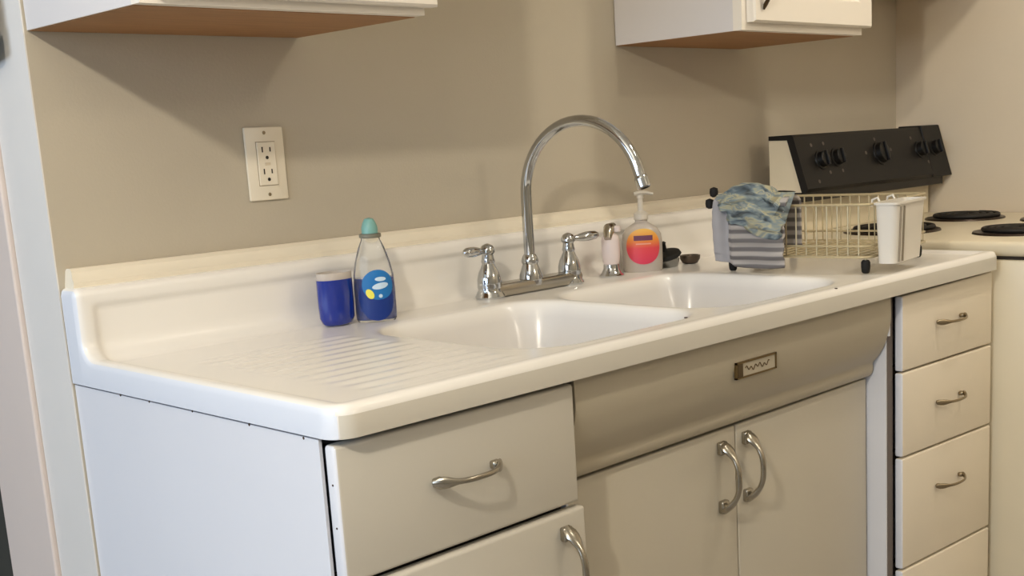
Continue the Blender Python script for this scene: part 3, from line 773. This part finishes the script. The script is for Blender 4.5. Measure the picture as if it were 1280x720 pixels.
# crumpled printed cloth on top of it
def crumple():
    bm = bmesh.new(); bmesh.ops.create_icosphere(bm, subdivisions=6, radius=1)
    for v in bm.verts:
        n_ = v.co.normalized(); p = v.co.copy()
        dg = p.y * .9 + p.z * 1.5 + p.x * .6
        r = 1 + .085 * math.sin(dg * 7.0 + 1.6 * noise.noise(p * 1.1)) + .10 * noise.noise(p * 1.6 + Vector((3, 1, 7))) + .035 * math.sin(dg * 15 + 2 * noise.noise(p * 1.7))
        a, b_, z = p.x * .050 * r, p.y * .066 * r, p.z * .042 * r
        slope = -.18 * b_
        if p.z < 0: z *= 1.0; a += p.x * .006
        a += -.010 * (1 - p.z) * .5
        # drop the near end and hang it outwards
        z -= .038 * sstep(-.2, 1, -p.y) - .012 * sstep(.2, 1, p.y)
        A_ = -.012 + a; Z_ = .130 + z
        if Z_ < .151:
            if p.x < .05: A_ = min(A_, -.056 + .5 * (A_ + .062) * (A_ < -.062))
            else: Z_ = .151 + .06 * (Z_ - .151) * 0
        a = A_ + .012; z = Z_ - .130
        v.co = rk(-.012 + a, .204 + b_, RZ + .130 + z)
    return bm
cr = obj('crumpled_cloth', crumple(), M['cloth1'], None, tuple(rk(-.01, .222, RZ + .12)), smooth=True, angle=180)
tag(cr, 'crumpled blue-grey and yellow printed dish cloth heaped on the rack corner', 'dish cloth')

# cloth hanging on the door lining, top left
b = bmesh.new(); hc = thing('hanging_cloth', (-.03, .055, 1.30), 'dark green and grey-blue cloth hanging on the door lining, upper left', 'cloth')
def hang(z0, z1, y0, y1, x, taper):
    bm = bmesh.new(); rows = []
    for i in range(17):
        t = i / 16; col = []
        for q_ in range(13):
            s_ = q_ / 12; z = z0 + (z1 - z0) * s_
            yy = y0 + (y1 - y0) * t
            if s_ < .25: yy += (y1 - yy) * taper * (1 - s_ / .25) ** 2
            col.append(bm.verts.new((x + .004 * math.sin(t * 12 + s_ * 2), yy, z)))
        rows.append(col)
    for A, B in zip(rows, rows[1:]):
        for q_ in range(12): bm.faces.new((A[q_], A[q_ + 1], B[q_ + 1], B[q_]))
    bmesh.ops.solidify(bm, geom=list(bm.faces), thickness=.004)
    return bm
obj('upper_cloth', hang(1.37, 1.62, .046, .20, -.022, 0), M['green_dark'], hc, smooth=True)['label'] = 'dark green upper part'
obj('lower_cloth', hang(1.325, 1.372, .044, .20, -.022, .5), M['greyblue'], hc, smooth=True)['label'] = 'grey-blue lower part'

# ------------------------------------------------------------------ lights
def area(name, loc, target, size, power, col, shape='DISK', size_y=None):
    l = bpy.data.lights.new(name, 'AREA'); l.shape = shape; l.size = size
    if size_y: l.size_y = size_y
    l.energy = power; l.color = col
    o = bpy.data.objects.new(name, l); COL.objects.link(o); o.location = loc
    o.rotation_euler = (Vector(target) - Vector(loc)).to_track_quat('-Z', 'Y').to_euler(); return o
def point(name, loc, r, power, col):
    l = bpy.data.lights.new(name, 'POINT'); l.shadow_soft_size = r; l.energy = power; l.color = col
    o = bpy.data.objects.new(name, l); COL.objects.link(o); o.location = loc; return o
def spot(name, loc, target, r, power, col):
    l = bpy.data.lights.new(name, 'SPOT'); l.shadow_soft_size = r; l.energy = power; l.color = col; l.spot_size = math.radians(104); l.spot_blend = .8
    o = bpy.data.objects.new(name, l); COL.objects.link(o); o.location = loc
    o.rotation_euler = (Vector(target) - Vector(loc)).to_track_quat('-Z', 'Y').to_euler(); return o
WARM = (1, .915, .765)
spot('ceiling_lamp_light', (1.42, -1.14, 2.38), (1.95, -.50, .9), .06, 30, WARM)
point('middle_fill_light', (1.25, -1.5, 2.36), .08, 4, WARM)  # unseen weak fill light, added for extra brightness
point('rear_lamp_light', (1.20, -3.1, 2.28), .08, 19, WARM)
point('side_lamp_light', (-.93, -1.24, 1.92), .035, 50, WARM)
area('window_light', (-3.15, -.65, 1.55), (0, -.3, .8), 3.0, 56, (.62, .79, 1), 'RECTANGLE', 1.2)
wd = bpy.data.worlds.new('World'); S.world = wd; wd.use_nodes = True
wd.node_tree.nodes['Background'].inputs[0].default_value = (.75, .85, 1, 1); wd.node_tree.nodes['Background'].inputs[1].default_value = .6
# ------------------------------------------------------------------ camera
cd = bpy.data.cameras.new('Camera'); cam = bpy.data.objects.new('Camera', cd); COL.objects.link(cam)
r_ = Vector((0.68925477, -0.72247849, -0.05433878)); u_ = Vector((0.1761023, 0.0943085, 0.9798438)); b_ = Vector((-0.7027915, -0.6849312, 0.1922327))
mw = Matrix.Identity(4)
for i in range(3): mw[i][0], mw[i][1], mw[i][2] = r_[i], u_[i], b_[i]
mw.translation = Vector((-0.7112383, -1.6729367, 1.1784220)); cam.matrix_world = mw
cd.sensor_width = 36; cd.lens = 36 * 1495.949 / 1280; cd.shift_x = (640 - 706.755) / 1280; cd.shift_y = (468.139 - 360) / 1280
cd.clip_start = .01
S.camera = cam
S.view_settings.view_transform = 'Standard'; S.view_settings.look = 'None'; S.view_settings.exposure = 0
